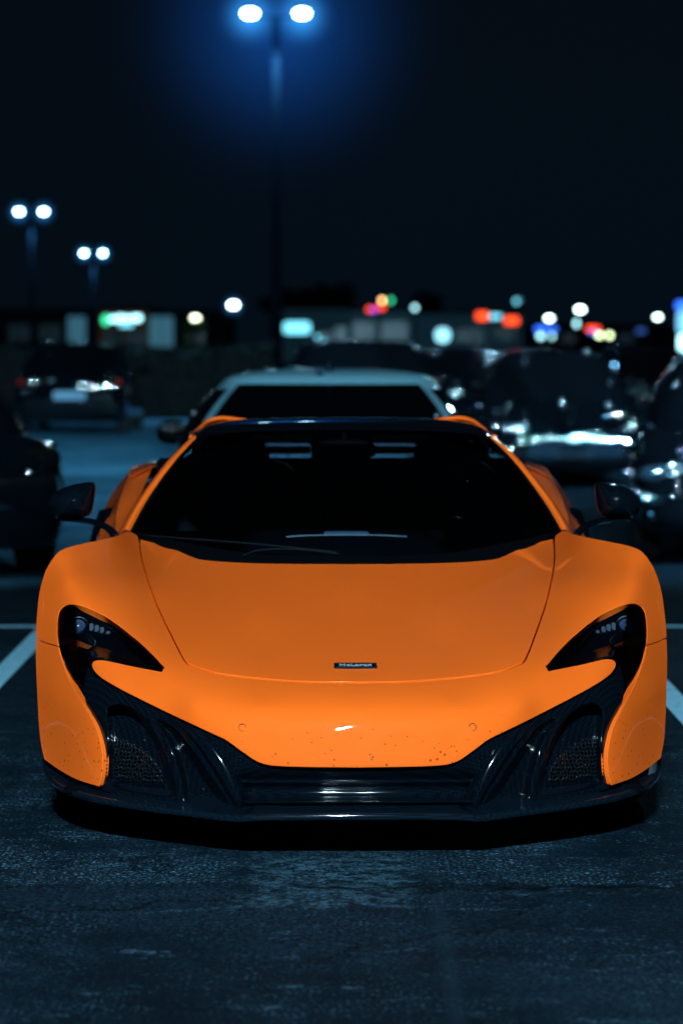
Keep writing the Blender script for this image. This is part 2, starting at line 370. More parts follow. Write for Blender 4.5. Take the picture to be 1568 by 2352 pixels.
mk('front_splitter',rows.reshape(-1,3),Fc,carbon('carbon_lip',.004),car,recalc=True)
# badge
th=math.atan2(*( (lambda a,b:(b[2]-a[2],b[1]-a[1]))(q3(0,1540,float(S(np.array([0.]),np.array([1540.]))[0])),q3(0,1525,float(S(np.array([0.]),np.array([1525.]))[0])) )))
bp=q3(0,1532,float(S(np.array([0.]),np.array([1532.]))[0]))
Vb,Fb=box(0,0,.002,.118,.034,.006,.002)
bo=mk('badge',Vb,Fb,GBLACK,car,smooth=False); bo.location=bp; bo.rotation_euler=(th,0,0)
fr=[]
for a,b,c,d in ((0,.0175,.12,.0015),(0,-.0175,.12,.0015)): fr.append(box(a,b,.004,c,d,.006))
for a in (-.06,.06): fr.append(box(a,0,.004,.0015,.034,.006))
Vb,Fb=merge(fr); mk('badge_frame',Vb,Fb,DARKTRIM,bo,smooth=False)
cu=bpy.data.curves.new('t','FONT'); cu.body='McLaren'; cu.size=.027; cu.extrude=.001; cu.offset=.0004; cu.align_x='CENTER'; cu.align_y='CENTER'
to=bpy.data.objects.new('t',cu); COL.objects.link(to); bpy.context.view_layer.update()
me=bpy.data.meshes.new_from_object(to.evaluated_get(bpy.context.evaluated_depsgraph_get())); bpy.data.objects.remove(to)
me.materials.clear(); me.materials.append(pbr('badge_silver',(.35,.42,.5),.4,metal=.4)); to=bpy.data.objects.new('badge_lettering',me); link(to,bo); to.location=(0,0,.0065); to.scale=(1.0,.9,1)
SG=pbr('sensor_gap',(.25,.04,.01),.5)
for s in (1,-1):
    p=sq(557,1670,-.001); ring=[]
    for k in range(21): a=2*math.pi*k/20; ring.append((p[0]+.010*math.cos(a),p[1]+.003*(math.sin(a)*.35)-.001,p[2]+.010*math.sin(a)))
    V,Fc=tube(ring,.0009,5,smoothn=1); mk('parking_sensor',V,Fc,SG,car,sx=s)
# ---- windscreen, pillars, roof
wsl=[(None,984),(600,986),(478,993),(458,1008),(402,1066),(342,1151),(303,1222,1),(390,1263),(442,1283),(600,1299),(None,1301)]
pw=outline(wsl,WS,True)
V,Fc,N=panel(pw,smap(WS),16,r=0); mk('windscreen',V,Fc,WSGLASS,car,N)
cowl=[(None,1276),(600,1273),(450,1250),(330,1226),(304,1219,1),(390,1264),(442,1284),(600,1300),(None,1302)]
V,Fc,N=panel(outline(cowl,WS,True),smap(WS,-.006),14,r=0); mk('cowl',V,Fc,MBLACK,car,N)
A1=[L3(303,1219,9.82),L3(342,1148,9.98),L3(402,1063,10.15),L3(457,1003,10.36),L3(474,989,10.42)]
A2=[L3(290,1216,9.80),L3(330,1145,9.96),L3(393,1058,10.15),L3(449,998,10.38),L3(470,984,10.46)]
A3=[L3(274,1224,9.86),L3(318,1150,10.0),L3(384,1060,10.2),L3(444,1001,10.42),L3(467,984,10.5)]
A4=[L3(268,1236,9.98),L3(316,1165,10.1),L3(384,1074,10.3),L3(444,1010,10.5),L3(466,992,10.6)]
V,Fc=loft([A1,A2,A3,A4],30,4)
for s in (1,-1): mk('windscreen_pillar',V,Fc,ORANGE,car,sx=s,recalc=True)
tr=tube([a+np.array([.004,-.004,0]) for a in A1],.006,6)
for s in (1,-1): mk('windscreen_seal',tr[0],tr[1],MBLACK,car,sx=s)
def sec(s,pts): 
    L=[(-x,s,z) for x,z in pts[::-1]]; R=[(x,s,z) for x,z in pts if x>0]; return L+R
V,Fc=loft([sec(2.285,[(0,1.122),(.3,1.117),(.46,1.105),(.505,1.09)]),sec(2.33,[(0,1.137),(.3,1.133),(.46,1.118),(.515,1.10)]),sec(2.45,[(0,1.148),(.3,1.144),(.46,1.13),(.525,1.105)]),sec(2.7,[(0,1.155),(.3,1.15),(.44,1.138),(.52,1.11)]),sec(3.0,[(0,1.146),(.3,1.14),(.40,1.13),(.46,1.11)]),sec(3.05,[(0,1.12),(.3,1.115),(.40,1.11),(.45,1.10)])],50,4)
mk('roof',V,Fc,GBLACK,car,recalc=True)
V,Fc=tube([(-.535,2.42,1.090),(-.542,2.7,1.094),(-.53,2.85,1.100),(-.495,2.98,1.131),(-.45,3.02,1.144),(-.40,3.04,1.141),(-.35,3.06,1.133)],.008,8)
for s in (1,-1): mk('roof_rail',V,Fc,ORANGE,car,sx=s)
V,Fc=ellip(-.455,2.985,1.092,.085,.02,.040); 
for s in (1,-1): mk('buttress_inlet',V,Fc,MBLACK,car,sx=s)
# ---- flank
fp=[(.7,.2,.90),(.8,.5,.935),(.9,.65,.93),(1.0,.15,.90),(1.0,.5,.948),(1.0,.65,.945),(1.0,.72,.92),(1.08,.775,.88),(1.5,.2,.89),(1.5,.5,.93),(1.5,.68,.90),(1.5,.76,.84),(2.1,.2,.90),(2.1,.4,.90),(2.1,.6,.87),(2.1,.73,.80),(2.8,.2,.93),(2.8,.4,.92),(2.8,.6,.91),(2.8,.75,.885),(2.8,.84,.81),(3.4,.2,.93),(3.4,.5,.945),(3.4,.73,.93),(3.4,.80,.903),(3.4,.883,.852),(3.4,.942,.80),(4.0,.3,.93),(4.0,.6,.94),(4.0,.75,.92),(4.0,.85,.87),(4.0,.92,.80),(4.45,.3,.85),(4.45,.6,.87),(4.45,.8,.84)]
XF=TPS([(a,b) for a,b,c in fp],[c for a,b,c in fp],lam=1e-3,mirror=False,sc=1.)
arch=lambda cy,a0,a1:[(cy+.365*math.cos(math.radians(a)),.33+.365*math.sin(math.radians(a))) for a in np.linspace(a0,a1,22)]
out_=[(.80,.42),(.84,.55),(.92,.64),(1.02,.70),(1.12,.735),(1.5,.735),(2.1,.725),(2.5,.775),(2.8,.845),(3.1,.91),(3.4,.945),(4.0,.93),(4.42,.85),(4.46,.6),(4.44,.32),(4.2,.25)]+arch(3.8,-20,200)+[(3.4,.15),(1.55,.15)]+arch(1.15,-20,165)
def fm(UV): return np.stack([-XF(UV[:,0],UV[:,1])+.006,UV[:,0],UV[:,1]],-1)
V,Fc,N=panel(out_,fm,.04,out=(-1,0,.2),r=.003,back=.03,eps=.004)
for s in (1,-1): mk('flank',V,Fc,ORANGE,car,N,sx=s)
V,Fc=loft([[(-.865,1.40,.72),(-.855,1.6,.735),(-.80,2.1,.730),(-.805,2.5,.78),(-.81,2.8,.845),(-.80,3.1,.91)],[(-.80,1.42,.74),(-.79,1.6,.745),(-.765,2.1,.755),(-.77,2.5,.80),(-.77,2.8,.87),(-.77,3.1,.935)],[(-.70,1.55,.75),(-.715,1.8,.78),(-.735,2.1,.80),(-.74,2.5,.83),(-.72,2.8,.90),(-.70,3.1,.965)]],40,5)
for s in (1,-1): mk('door_shoulder',V,Fc,ORANGE,car,sx=s,recalc=True)
V,Fc=loft([[(-.745,1.85,.80),(-.75,2.3,.82),(-.72,2.85,.90)],[(-.70,1.98,.88),(-.545,2.42,1.085),(-.53,2.85,1.09)]],20,6)
for s in (1,-1): mk('side_window',V,Fc,WSGLASS,car,sx=s,recalc=True)
V,Fc=loft([sec(3.02,[(0,.93),(.3,.96),(.40,1.08),(.46,1.12),(.53,1.09),(.62,.99),(.71,.955),(.78,.915)]),sec(3.4,[(0,.91),(.3,.93),(.42,1.05),(.47,1.085),(.53,1.055),(.62,.99),(.70,.967),(.80,.942)]),sec(3.9,[(0,.88),(.3,.90),(.40,.96),(.46,.99),(.53,.98),(.62,.965),(.72,.95),(.80,.93)]),sec(4.42,[(0,.86),(.3,.86),(.42,.87),(.5,.88),(.6,.88),(.7,.87),(.80,.85)])],60,6)
mk('rear_deck',V,Fc,ORANGE,car,recalc=True)
for s in (1,-1):
    V,Fc=box(s*.20,3.32,1.020,.20,.30,.030,.012); mk('engine_cover_rib',V,Fc,ORANGE,car,smooth=False)
V,Fc=loft([sec(4.44,[(0,.86),(.5,.87),(.8,.84)]),sec(4.50,[(0,.7),(.5,.7),(.84,.68)]),sec(4.47,[(0,.4),(.5,.4),(.84,.4)]),sec(4.38,[(0,.2),(.5,.2),(.8,.25)])],30,4); mk('rear_fascia',V,Fc,GBLACK,car,recalc=True)
V,Fc=box(0,2.35,.145,1.66,3.9,.03,.01); mk('underbody',V,Fc,MBLACK,car,smooth=False)
V,Fc=loft([[(-.80,2.75,.60),(-.85,2.82,.72),(-.84,2.9,.82)],[(-.935,2.95,.58),(-.93,3.0,.70),(-.90,3.05,.80)]],12,4)
for s in (1,-1): mk('side_scoop',V,Fc,GBLACK,car,sx=s,recalc=True)
# ---- wheels
def wheel(parent,x,y,r,w,sgn,mt=RUBBER,mr=GUNM,spokes=10):
    e=bpy.data.objects.new('wheel',None); e.location=(x,y,r); e.empty_display_size=.1; link(e,parent)
    pr=[(r*.62,-w/2),(r*.9,-w/2),(r*.98,-w*.42),(r,-w*.3),(r,w*.3),(r*.98,w*.42),(r*.9,w/2),(r*.62,w/2)]
    n=32; V=[(w_,a*math.cos(2*math.pi*k/n),a*math.sin(2*math.pi*k/n)) for k in range(n) for a,w_ in pr]; m=len(pr)
    Fc=[(k*m+i,k*m+i+1,((k+1)%n)*m+i+1,((k+1)%n)*m+i) for k in range(n) for i in range(m-1)]
    mk('tyre',V,Fc,mt,e,recalc=True)
    parts=[]
    pr=[(r*.66,-w/2),(r*.66,w/2),(r*.60,w*.45),(r*.58,-w*.45),(r*.66,-w/2)]; m=5
    V=[(w_,a*math.cos(2*math.pi*k/n),a*math.sin(2*math.pi*k/n)) for k in range(n) for a,w_ in pr]
    parts.append((V,[(k*m+i,k*m+i+1,((k+1)%n)*m+i+1,((k+1)%n)*m+i) for k in range(n) for i in range(m-1)]))
    for k in range(spokes):
        a=2*math.pi*k/spokes; v,f=box(sgn*w*.36,0,r*.33,.03,r*.10,r*.58,.004)
        v=[(p[0],p[1]*math.cos(a)-p[2]*math.sin(a),p[1]*math.sin(a)+p[2]*math.cos(a)) for p in v]; parts.append((v,f))
    parts.append(ellip(sgn*w*.36,0,0,.03,r*.16,r*.16))
    V,Fc=merge(parts); mk('rim',V,Fc,mr,e,recalc=True)
for sg in (1,-1):
    wheel(car,sg*.80,1.15,.325,.22,sg); wheel(car,sg*.79,3.8,.34,.28,sg)
    for cy in (1.15,3.8):
        n=20; V=[(sg*x,cy+.36*math.cos((math.pi+.4)*k/n-.2),.33+.345*math.sin((math.pi+.4)*k/n-.2)) for x in (.69,.89) for k in range(n+1)]
        Fc=[(k,k+1,n+2+k,n+1+k) for k in range(n)]+[tuple(range(n+1))]; mk('wheel_arch_liner',V,Fc,MBLACK,car,smooth=False)
# ---- mirrors
mo=[(115,1150),(124,1134),(160,1116),(200,1108),(217,1109),(221,1122),(218,1150),(212,1178),(200,1187),(160,1190),(130,1189),(118,1172)]
mp_=np.array([L3(a,b,9.93) for a,b in mo]); P=np.r_[mp_[-2:],mp_,mp_[:3]]; P=cat(P,5)[10:-10][:-1]; cen=P.mean(0)
sc=[.04,.3,.55,.75,.9,.98,1,.97,.9,.05]; oy=[-.085,-.082,-.07,-.052,-.028,0,.03,.05,.056,.056]; n=len(P); V=[]
for a,b in zip(sc,oy): V+= [tuple(cen+(p-cen)*a+np.array([0,b,0])) for p in P]
Fc=[(i*n+j,i*n+(j+1)%n,(i+1)*n+(j+1)%n,(i+1)*n+j) for i in range(len(sc)-1) for j in range(n)]
MCARB=carbon('mirror_carbon',.0022,220,.35)
for s in (1,-1):
    mob=mk('side_mirror',V,Fc,MCARB,car,sx=s,recalc=True)
    v,f=tube([L3(270,1232,9.85),L3(250,1212,9.88),L3(220,1199,9.92),(L3(180,1193,9.95)),L3(140,1191,9.96)],(.014,.008),8); mk('mirror_arm',v,f,GBLACK,mob,sx=s)
# ---- wiper
def wq(px,py,o=-.02):
    q=toq(px,py,WS); return q3(q,py,float(WS(np.array([q]),np.array([py]))[0])+o)
v1=tube([wq(560,1276),wq(600,1263),wq(680,1261),wq(780,1272)],.005,6,ry=.003); v2=tube([wq(330,1229),wq(450,1238),wq(600,1250),wq(775,1268)],.003,6)
V,Fc=merge([v1,v2]); mk('wiper',V,Fc,pbr('wiper_rubber',(.003,.005,.008),.6,spec=.1),car)
# ---- interior
V,Fc=loft([sec(1.50,[(0,.68),(.4,.69),(.60,.70)]),sec(1.66,[(0,.755),(.4,.75),(.64,.75)]),sec(1.85,[(0,.79),(.4,.785),(.68,.78)]),sec(2.02,[(0,.79),(.4,.785),(.69,.78)]),sec(2.06,[(0,.70),(.4,.70),(.69,.70)]),sec(2.0,[(0,.3),(.4,.3),(.69,.3)])],40,4)
das=mk('dashboard',V,Fc,pbr('dash_leather',(.004,.007,.011),.8,spec=.05),car,recalc=True)
V,Fc=box(0,1.80,.792,.15,.05,.014,.004); mk('speaker',V,Fc,pbr('speaker_mesh',(.16,.26,.34),.5,spec=.2),das,smooth=False)
V,Fc=tube([(-.20,1.775,.783),(-.09,1.775,.788),(.09,1.775,.788),(.20,1.775,.783)],.0028,6); mk('dash_trim',V,Fc,pbr('satin_trim',(.5,.6,.65),.4),das)
V,Fc=box(0,2.5,.30,1.35,1.1,.05,.01); mk('cabin_floor',V,Fc,MBLACK,car,smooth=False)
parts=[box(0,2.93,.65,1.36,.05,.70,.01),box(0,2.95,1.105,1.0,.05,.04,.01)]+[box(s*.44,2.95,1.04,.22,.06,.13,.01) for s in (1,-1)]+[box(0,2.94,1.04,.22,.06,.13,.01)]
V,Fc=merge(parts); mk('rear_bulkhead',V,Fc,MBLACK,car,smooth=False)
V,Fc=box(0,2.98,1.03,.66,.006,.09); mk('rear_window',V,Fc,LENS,car,smooth=False)
for s in (1,-1):
    parts=[ellip(s*.36,2.75,.68,.24,.10,.33,.55),ellip(s*.38,2.76,.99,.12,.06,.09,.6),ellip(s*.36,2.45,.42,.24,.28,.09,.6)]
    V,Fc=merge(parts); mk('seat',V,Fc,SEATM,car)
c=np.array([.36,2.15,.78]); ring=[(c[0]+.18*math.cos(a),c[1]+.05*math.sin(a),c[2]+.165*math.sin(a)) for a in np.linspace(0,2*math.pi,33)]
V,Fc=merge([tube(ring,.014,8,smoothn=1),ellip(c[0],c[1]+.01,c[2],.06,.03,.05,.8),box(c[0],c[1]+.01,c[2],.32,.015,.03,.004)]); mk('steering_wheel',V,Fc,pbr('wheel_leather',(.012,.02,.03),.4,spec=.3),car)
V,Fc=merge([ellip(0,2.20,1.055,.11,.02,.035,.7),tube([(0,2.2,1.06),(0,2.24,1.11)],.01,6)]); mk('rear_view_mirror',V,Fc,MBLACK,car)

# ================================================================== GENERIC PARKED CARS
WHITEP=pbr('white_paint',(.15,.36,.46),.5,coat=1,var=.04,spec=.1); BLACKP=pbr('black_paint',(.0004,.0008,.0013),.6,coat=1,var=.1,spec=.0,cr=.02)
DKBLUEP=pbr('dark_blue_paint',(.0006,.0013,.0024),.6,coat=1,spec=.0,cr=.02); SILVERP=pbr('grey_plastic',(.002,.004,.007),.5,metal=.0,coat=.5,spec=.0)
TINT=pbr('tinted_glass',(.0005,.0008,.0012),.6,coat=1,var=0,spec=.0,cr=.02); TAIL=pbr('tail_lens',(.04,.001,.001),.6,coat=.3,spec=.05,emi=(1,.06,.03),es=.02); TAILD=pbr('tail_lens_dark',(.001,.001,.001),.6,coat=.5,spec=.0); HEADL=pbr('head_lens',(.003,.006,.010),.4,coat=1,spec=.1)
styles={'sedan':dict(b=(.26,.87),t=(.44,.70),tw=.64,cr=.05),'hatch':dict(b=(.24,.97),t=(.40,.86),tw=.66,cr=.05),'suv':dict(b=(.22,.985),t=(.36,.90),tw=.70,cr=.05),'coupe':dict(b=(.30,.92),t=(.48,.68),tw=.66,cr=.085)}
pi=math.pi
def parked(label,category,paint,W,L,H,loc,rz,style,name='parked_car',group='cars parked in the lot',fin=False,glints=True,tail=TAILD,glint_n=0,front=True,mx=0.):
    c=root(name,loc,rz,label,category,group); st=styles[style]; w=W/2; k=H/1.43
    rows=[(0,.74,.50,.30),(.012,.84,.60,.24),(.05,.94,.69,.19),(.15,1,.78,.17),(.27,1,.87,.17),(.45,1,.90,.17),(.65,1,.92,.17),(.82,1,.95,.17),(.93,.97,.96,.18),(.985,.90,.93,.22),(1,.80,.80,.30)]
    if style in('suv','hatch'): rows=[(a,b,z*1.06,zb*1.05) for a,b,z,zb in rows]
    cs=[]
    for a,b,zt,zb in rows:
        zt*=k; x=w*b; h=zt-zb
        half=[(0,zb),(.8*x,zb),(.95*x,zb+.05),(x,zb+.35*h),(.985*x,zb+.68*h),(.93*x,zt-.05),(.80*x,zt-.004),(.4*x,zt+.015),(0,zt+.02)]
        cs.append([(-p,a*L,z) for p,z in half][::1]+[(p,a*L,z) for p,z in half[::-1][1:]])
    V,Fc=loft(cs,48,3); nu=48; m=len(V)//nu; BV=np.array(V)
    Fc=list(Fc)+[tuple(range(nu)),tuple((m-1)*nu+j for j in range(nu))]
    b=mk('body',V,Fc,paint,c,recalc=True)
    zb=.86*k*(1.06 if style in('suv','hatch') else 1); CRN=st['cr']
    y0,y1=st['b'][0]*L,st['b'][1]*L; y2,y3=st['t'][0]*L,st['t'][1]*L
    sg=lambda x,p: math.copysign(abs(x)**p,x)
    def cp(phi,h,o=0):
        if h<=1: f=h; shr=1
        else: f=1; shr=1-(h-1)
        a_=(w*.90)*(1-f)+w*st['tw']*f; yf=y0*(1-f)+y2*f; yr=y1*(1-f)+y3*f; a_+= (.03+1.0*(CRN-.05))*math.sin(math.pi*f)
        z=zb+(H-CRN-zb)*f
        if h>1: z=H-CRN+CRN*math.sqrt(max(0,1-shr**3))
        yc=(yf+yr)/2; bb=(yr-yf)/2
        return ((a_*shr+o)*sg(math.cos(phi),.42),yc+(bb*shr+o)*sg(math.sin(phi),.42),z)
    hs=[0,.2,.4,.6,.8,.93,1.0,1.02,1.05,1.1,1.2,1.4,1.7,1.98]; n=56
    V=[cp(2*math.pi*j/n,h) for h in hs for j in range(n)]; CV=np.array(V); Fc=[(i*n+j,i*n+(j+1)%n,(i+1)*n+(j+1)%n,(i+1)*n+j) for i in range(len(hs)-1) for j in range(n)]
    Fc.append(tuple((len(hs)-1)*n+j for j in range(n)))
    mk('roof',V,Fc,paint,c,recalc=True)
    def gl(nm,p0,p1,h0=.10,h1=.93):
        m_,q_=24,8; V=[cp(math.radians(p0+(p1-p0)*i/m_),h0+(h1-h0)*j/q_,.006) for j in range(q_+1) for i in range(m_+1)]
        Fc=[(j*(m_+1)+i,j*(m_+1)+i+1,(j+1)*(m_+1)+i+1,(j+1)*(m_+1)+i) for j in range(q_) for i in range(m_)]
        mk(nm,V,Fc,TINT,c,recalc=True)
    gl('windscreen',-127,-53); gl('rear_window',52,128,.12,.995)
    gl('side_window',-44,-2); gl('side_window',3,44); gl('side_window',136,177); gl('side_window',182,224)
    for s in (1,-1):
        wheel(c,s*(w-.12),.19*L,.32,.2,s,spokes=6); wheel(c,s*(w-.12),.80*L,.32,.2,s,spokes=6)
        V,Fc=ellip(s*w*.68,.035*L,.62*k,.22,.10,.07,.7); mk('headlight',V,Fc,HEADL,c)
        V,Fc=merge([ellip(s*(w*.68+dx),.035*L-.08,.62*k+dz,.042,.03,.036) for dx,dz in ((-.11,-.01),(0,.0),(.10,.015))]); hh=mk('glint_reflector',V,Fc,CHROME,c); hh['kind']='stuff'  # chrome beads added in the headlights to catch lamp glints
        V,Fc=ellip(s*w*.72,.985*L,.82*k,.17,.05,.07,.7); mk('tail_light',V,Fc,tail,c)
        V,Fc=merge([ellip(s*(w+.09-mx),.30*L,.98*k,.10,.06,.075,.8),tube([(s*(w-.12),.31*L,.93*k),(s*(w+.05-mx),.30*L,.95*k)],.02,6)]); mk('side_mirror',V,Fc,BLACKP,c)
        if glints:  # chrome parts added to catch lamp glints
            V,Fc=tube([(s*w*.985,.26*L,.80*k),(s*w*1.0,.5*L,.84*k),(s*w*.99,.85*L,.88*k)],.010,8); mk('side_trim',V,Fc,CHROME,c)
            V,Fc=tube([np.array(cp(math.radians(90-s*ph_),1.0,.004)) for ph_ in (130,110,90,70,50)],.012,8,smoothn=4); mk('roof_trim',V,Fc,CHROME,c)
            V,Fc=ellip(s*(w*1.0),.47*L,.70*k,.03,.09,.022); mk('door_handle',V,Fc,CHROME,c)
            V,Fc=ellip(s*(w+.11),.30*L-.04,.985*k,.075,.03,.03); mk('mirror_cap',V,Fc,CHROME,c)
            V,Fc=ellip(s*w*.80,-.0+.02*L,.36*k,.05,.04,.05); mk('fog_lamp',V,Fc,CHROME,c)
    V,Fc=box(0,-.005,.40,W*.5,.05,.16,.02); mk('grille',V,Fc,SILVERP,c,smooth=False)
    V,Fc=tube([(-W*.26,-.035,.50),(0,-.05,.50),(W*.26,-.035,.50)],.010,8); mk('grille_trim',V,Fc,CHROME,c)
    V,Fc=ellip(0,-.03,.57*k,.05,.03,.04); mk('emblem',V,Fc,CHROME,c)
    V,Fc=box(0,L+.0,.62*k,.50,.03,.13,.006); mk('number_plate',V,Fc,PLATE,c,smooth=False)
    V,Fc=tube([(-W*.36,L-.03,.45),(0,L+.015,.45),(W*.36,L-.03,.45)],.02,6); mk('bumper_trim',V,Fc,SILVERP,c)
    if glint_n:  # chrome beads added over the body to catch lamp glints
        B=BV[(BV[:,2]>.40*k)]; near=(B[:,1]<.45*L) if front else (B[:,1]>.55*L); B=B[near]
        Cc=CV[((CV[:,1]<.5*L) if front else (CV[:,1]>.5*L))&(CV[:,2]>.92*k)]
        parts=[]
        for _ in range(glint_n):
            A_=B if random.random()<.66 else Cc; p=A_[random.randrange(len(A_))]; r_=random.choice((.010,.012,.014,.018,.024,.032)); jit=np.random.normal(size=3)*[.03,.03,.004]
            p=p+jit; parts.append(ellip(p[0],p[1],p[2]+.004,r_,r_*.42,r_,1,14,8))
        V,Fc=merge(parts); o=mk('glint_beads',V,Fc,BEAD,c); o['kind']='stuff'
    if fin:
        V,Fc=loft([[(-.03,y3-.2,H-.012),(0,y3-.2,H-.005),(.03,y3-.2,H-.012)],[(-.02,y3-.09,H-.01),(0,y3-.09,H+.035),(.02,y3-.09,H-.01)],[(-.006,y3-.02,H-.02),(0,y3-.0,H+.045),(.006,y3-.02,H-.02)]],9,3); mk('antenna_fin',V,Fc,CHROME,c,recalc=True)
    return c
parked('silvery white two-door coupe with dark rear glass','car',WHITEP,1.84,4.25,1.285,(-.07,15.1+4.25,0),pi,'coupe',fin=True,glints=False,glint_n=26,front=False,mx=.05)
a=math.radians(15); 
parked('low black sedan with glossy bodywork in the neighbouring bay','car',BLACKP,1.84,4.6,1.28,(-2.46-4.6*math.sin(a),17.4+4.6*math.cos(a),0),pi+a,'sedan',glint_n=70,front=False)
parked('dark tall car with pale number plate beside the hedge','car',BLACKP,1.80,4.5,1.43,(W3(160,900,46)[0],46+4.5,0),pi,'suv',tail=TAIL,glint_n=14,front=False,glints=False)
parked('black sedan facing out of its bay','car',BLACKP,1.84,4.6,1.36,(W3(1310,900,29)[0],28.5,0),math.radians(3),'sedan',glint_n=60)
parked('black glossy hatchback with chrome trim catching lamp light','car',BLACKP,1.80,4.2,1.36,(W3(1580,900,20)[0]+.36,18.6,0),math.radians(-6),'hatch',glint_n=150)
parked('black hatchback in the next row','car',DKBLUEP,1.78,4.2,1.38,(W3(1075,900,40)[0],40,0),math.radians(5),'hatch',glint_n=70)
parked('dark sport utility vehicle beyond the white coupe','car',BLACKP,1.85,4.5,1.46,(W3(822,900,33)[0],33+4.5,0),pi,'suv',glint_n=12,front=False,glints=False)
parked('dark car in the far row near two glowing discs','car',DKBLUEP,1.8,4.4,1.38,(W3(1462,900,75)[0],75,0),0,'sedan',glint_n=30)
parked('dark sedan parked in the far row','car',DKBLUEP,1.8,4.4,1.36,(W3(1200,900,62)[0],62,0),math.radians(-8),'sedan',glint_n=40)
parked('dark sedan parked in the far row','car',DKBLUEP,1.8,4.4,1.36,(W3(1545,900,52)[0],52,0),math.radians(7),'sedan',glint_n=50)

# ================================================================== STREET LAMPS
POLE=pbr('pole_paint',(.0006,.0012,.002),.9,spec=.0); LAMPW=emit('lamp_glow_cool',(.50,.87,1),26)
def halomat(name,col,k,pw_=3.2):
    m=bpy.data.materials.new(name); m.use_nodes=True; t=m.node_tree
    for n in list(t.nodes): t.nodes.remove(n)
    o=t.nodes.new('ShaderNodeOutputMaterial'); e=t.nodes.new('ShaderNodeEmission'); e.inputs[0].default_value=(*col,1)
    tc=t.nodes.new('ShaderNodeTexCoord'); l=t.nodes.new('ShaderNodeVectorMath'); l.operation='LENGTH'; t.links.new(tc.outputs['Object'],l.inputs[0])
    mr=t.nodes.new('ShaderNodeMapRange'); mr.inputs['From Min'].default_value=0; mr.inputs['From Max'].default_value=1; mr.inputs['To Min'].default_value=1; mr.inputs['To Max'].default_value=0
    t.links.new(l.outputs['Value'],mr.inputs['Value']); p=t.nodes.new('ShaderNodeMath'); p.operation='POWER'; p.inputs[1].default_value=pw_
    t.links.new(mr.outputs[0],p.inputs[0]); q=t.nodes.new('ShaderNodeMath'); q.operation='MULTIPLY'; q.inputs[1].default_value=k; t.links.new(p.outputs[0],q.inputs[0])
    t.links.new(q.outputs[0],e.inputs[1]); t.links.new(e.outputs[0],o.inputs['Volume']); return m
HZ1=halomat('lamp_halo_wide',(.008,.115,.56),.19); HZ2=halomat('lamp_halo_near',(.04,.36,1),3.0,3.4)  # emissive volumes that paint the glow halo around the lamp heads
def lamp(label,x,y,h,sep,r=.09,halo=True,mat=LAMPW,energy=0,single=False,ls=1.0,lr=(.13,.10,.075),hz=1.):
    c=root('street_lamp',(x,y,0),0,label,'street lamp','street lamps in the parking lot')
    V,Fc=merge([tube([(0,0,0),(0,0,h*.5),(0,0,h)],(r*1.15,r*.8),12,smoothn=2),box(0,0,.15,r*4,r*4,.3,.03)]); mk('pole',V,Fc,POLE,c)
    xs=[0] if single else [-sep/2,sep/2]
    if not single:
        V,Fc=tube([(-sep/2,0,h+.02),(0,0,h-.04),(sep/2,0,h+.02)],.03,8); mk('arm',V,Fc,POLE,c)
    for xx in xs:
        V,Fc=box(xx,0,h+.10*ls+lr[2]*ls*.5,.22*ls,.34*ls,.05*ls,.015); mk('lamp_head',V,Fc,POLE,c,smooth=False)
        V,Fc=ellip(xx,-.05,h+.03*ls,lr[0]*ls,lr[1]*ls,lr[2]*ls,.9); mk('lamp_lens',V,Fc,mat,c)
        if energy:
            l=bpy.data.lights.new('lamp_light','SPOT'); l.energy=energy; l.color=(.18,.58,1); l.shadow_soft_size=.12; l.spot_size=math.radians(120); l.spot_blend=.6
            lo=bpy.data.objects.new('lamp_light',l); lo.location=(xx,-.45,h-.25*ls); link(lo,c)
    if halo:
        for xx in xs:
            V,Fc=ellip(0,0,0,1,1,1,1,24,16); o=mk('lamp_halo',V,Fc,HZ2,c); o.location=(xx,-.05,h); o.scale=(.9*hz,)*3
    return c
p=W3(634,36,62); L1=lamp('tall twin-headed parking lot lamp, lit cold white',p[0],62,p[2],118*62/6795,.105,energy=7000,ls=1.3,lr=(.125,.1,.070))
V,Fc=ellip(0,0,0,1,1,1,1,24,16); o=mk('lamp_halo',V,Fc,HZ1,L1); o.location=(.05,0,p[2]-.25); o.scale=(4.2,4.2,4.2)
p=W3(73,488,135); lamp('distant twin-headed lot lamp, lit',p[0],135,p[2],56*135/6795,.10,energy=6000,ls=1.15,hz=.8)
p=W3(215,583,175); lamp('distant twin-headed lot lamp, lit',p[0],175,p[2],43*175/6795,.10,energy=6000,ls=1.1,hz=.8)
p=W3(536,703,150); lamp('single-headed lot lamp, lit warm white',p[0],150,p[2],0,.12,single=True,ls=1.7,mat=emit('lamp_glow_pale',(.8,1,.95),16),hz=.8)
p=W3(1509,730,150); lamp('single-headed lot lamp, lit',p[0],150,p[2],0,.10,single=True,ls=1.2,mat=emit('lamp_glow_pale2',(.7,1,.9),12),halo=False)
p=W3(1331,713,150); lamp('single-headed lot lamp, lit',p[0],150,p[2],0,.10,single=True,ls=1.5,mat=emit('lamp_glow_pale3',(.7,1,.95),14),halo=False)
p=W3(1260,733,160); lamp('single-headed lot lamp, lit',p[0],160,p[2],0,.10,single=True,ls=1.4,mat=emit('lamp_glow_pale4',(.7,1,.85),12),halo=False)
p=W3(1016,772,110); lamp('low globe lamp on a short post, lit cyan white',p[0],110,p[2],0,.08,single=True,ls=1.15,mat=emit('lamp_glow_cyan',(.30,.78,.95),2.0),halo=False,lr=(.24,.22,.24))
c=root('street_lamp',(-.35,-5.2,0),0,'lot lamp with triple light modules facing the parked cars','street lamp','street lamps in the parking lot')
V,Fc=tube([(0,0,0),(0,0,3.3),(0,0,6.5)],(.1,.07),12,smoothn=2); mk('pole',V,Fc,POLE,c)
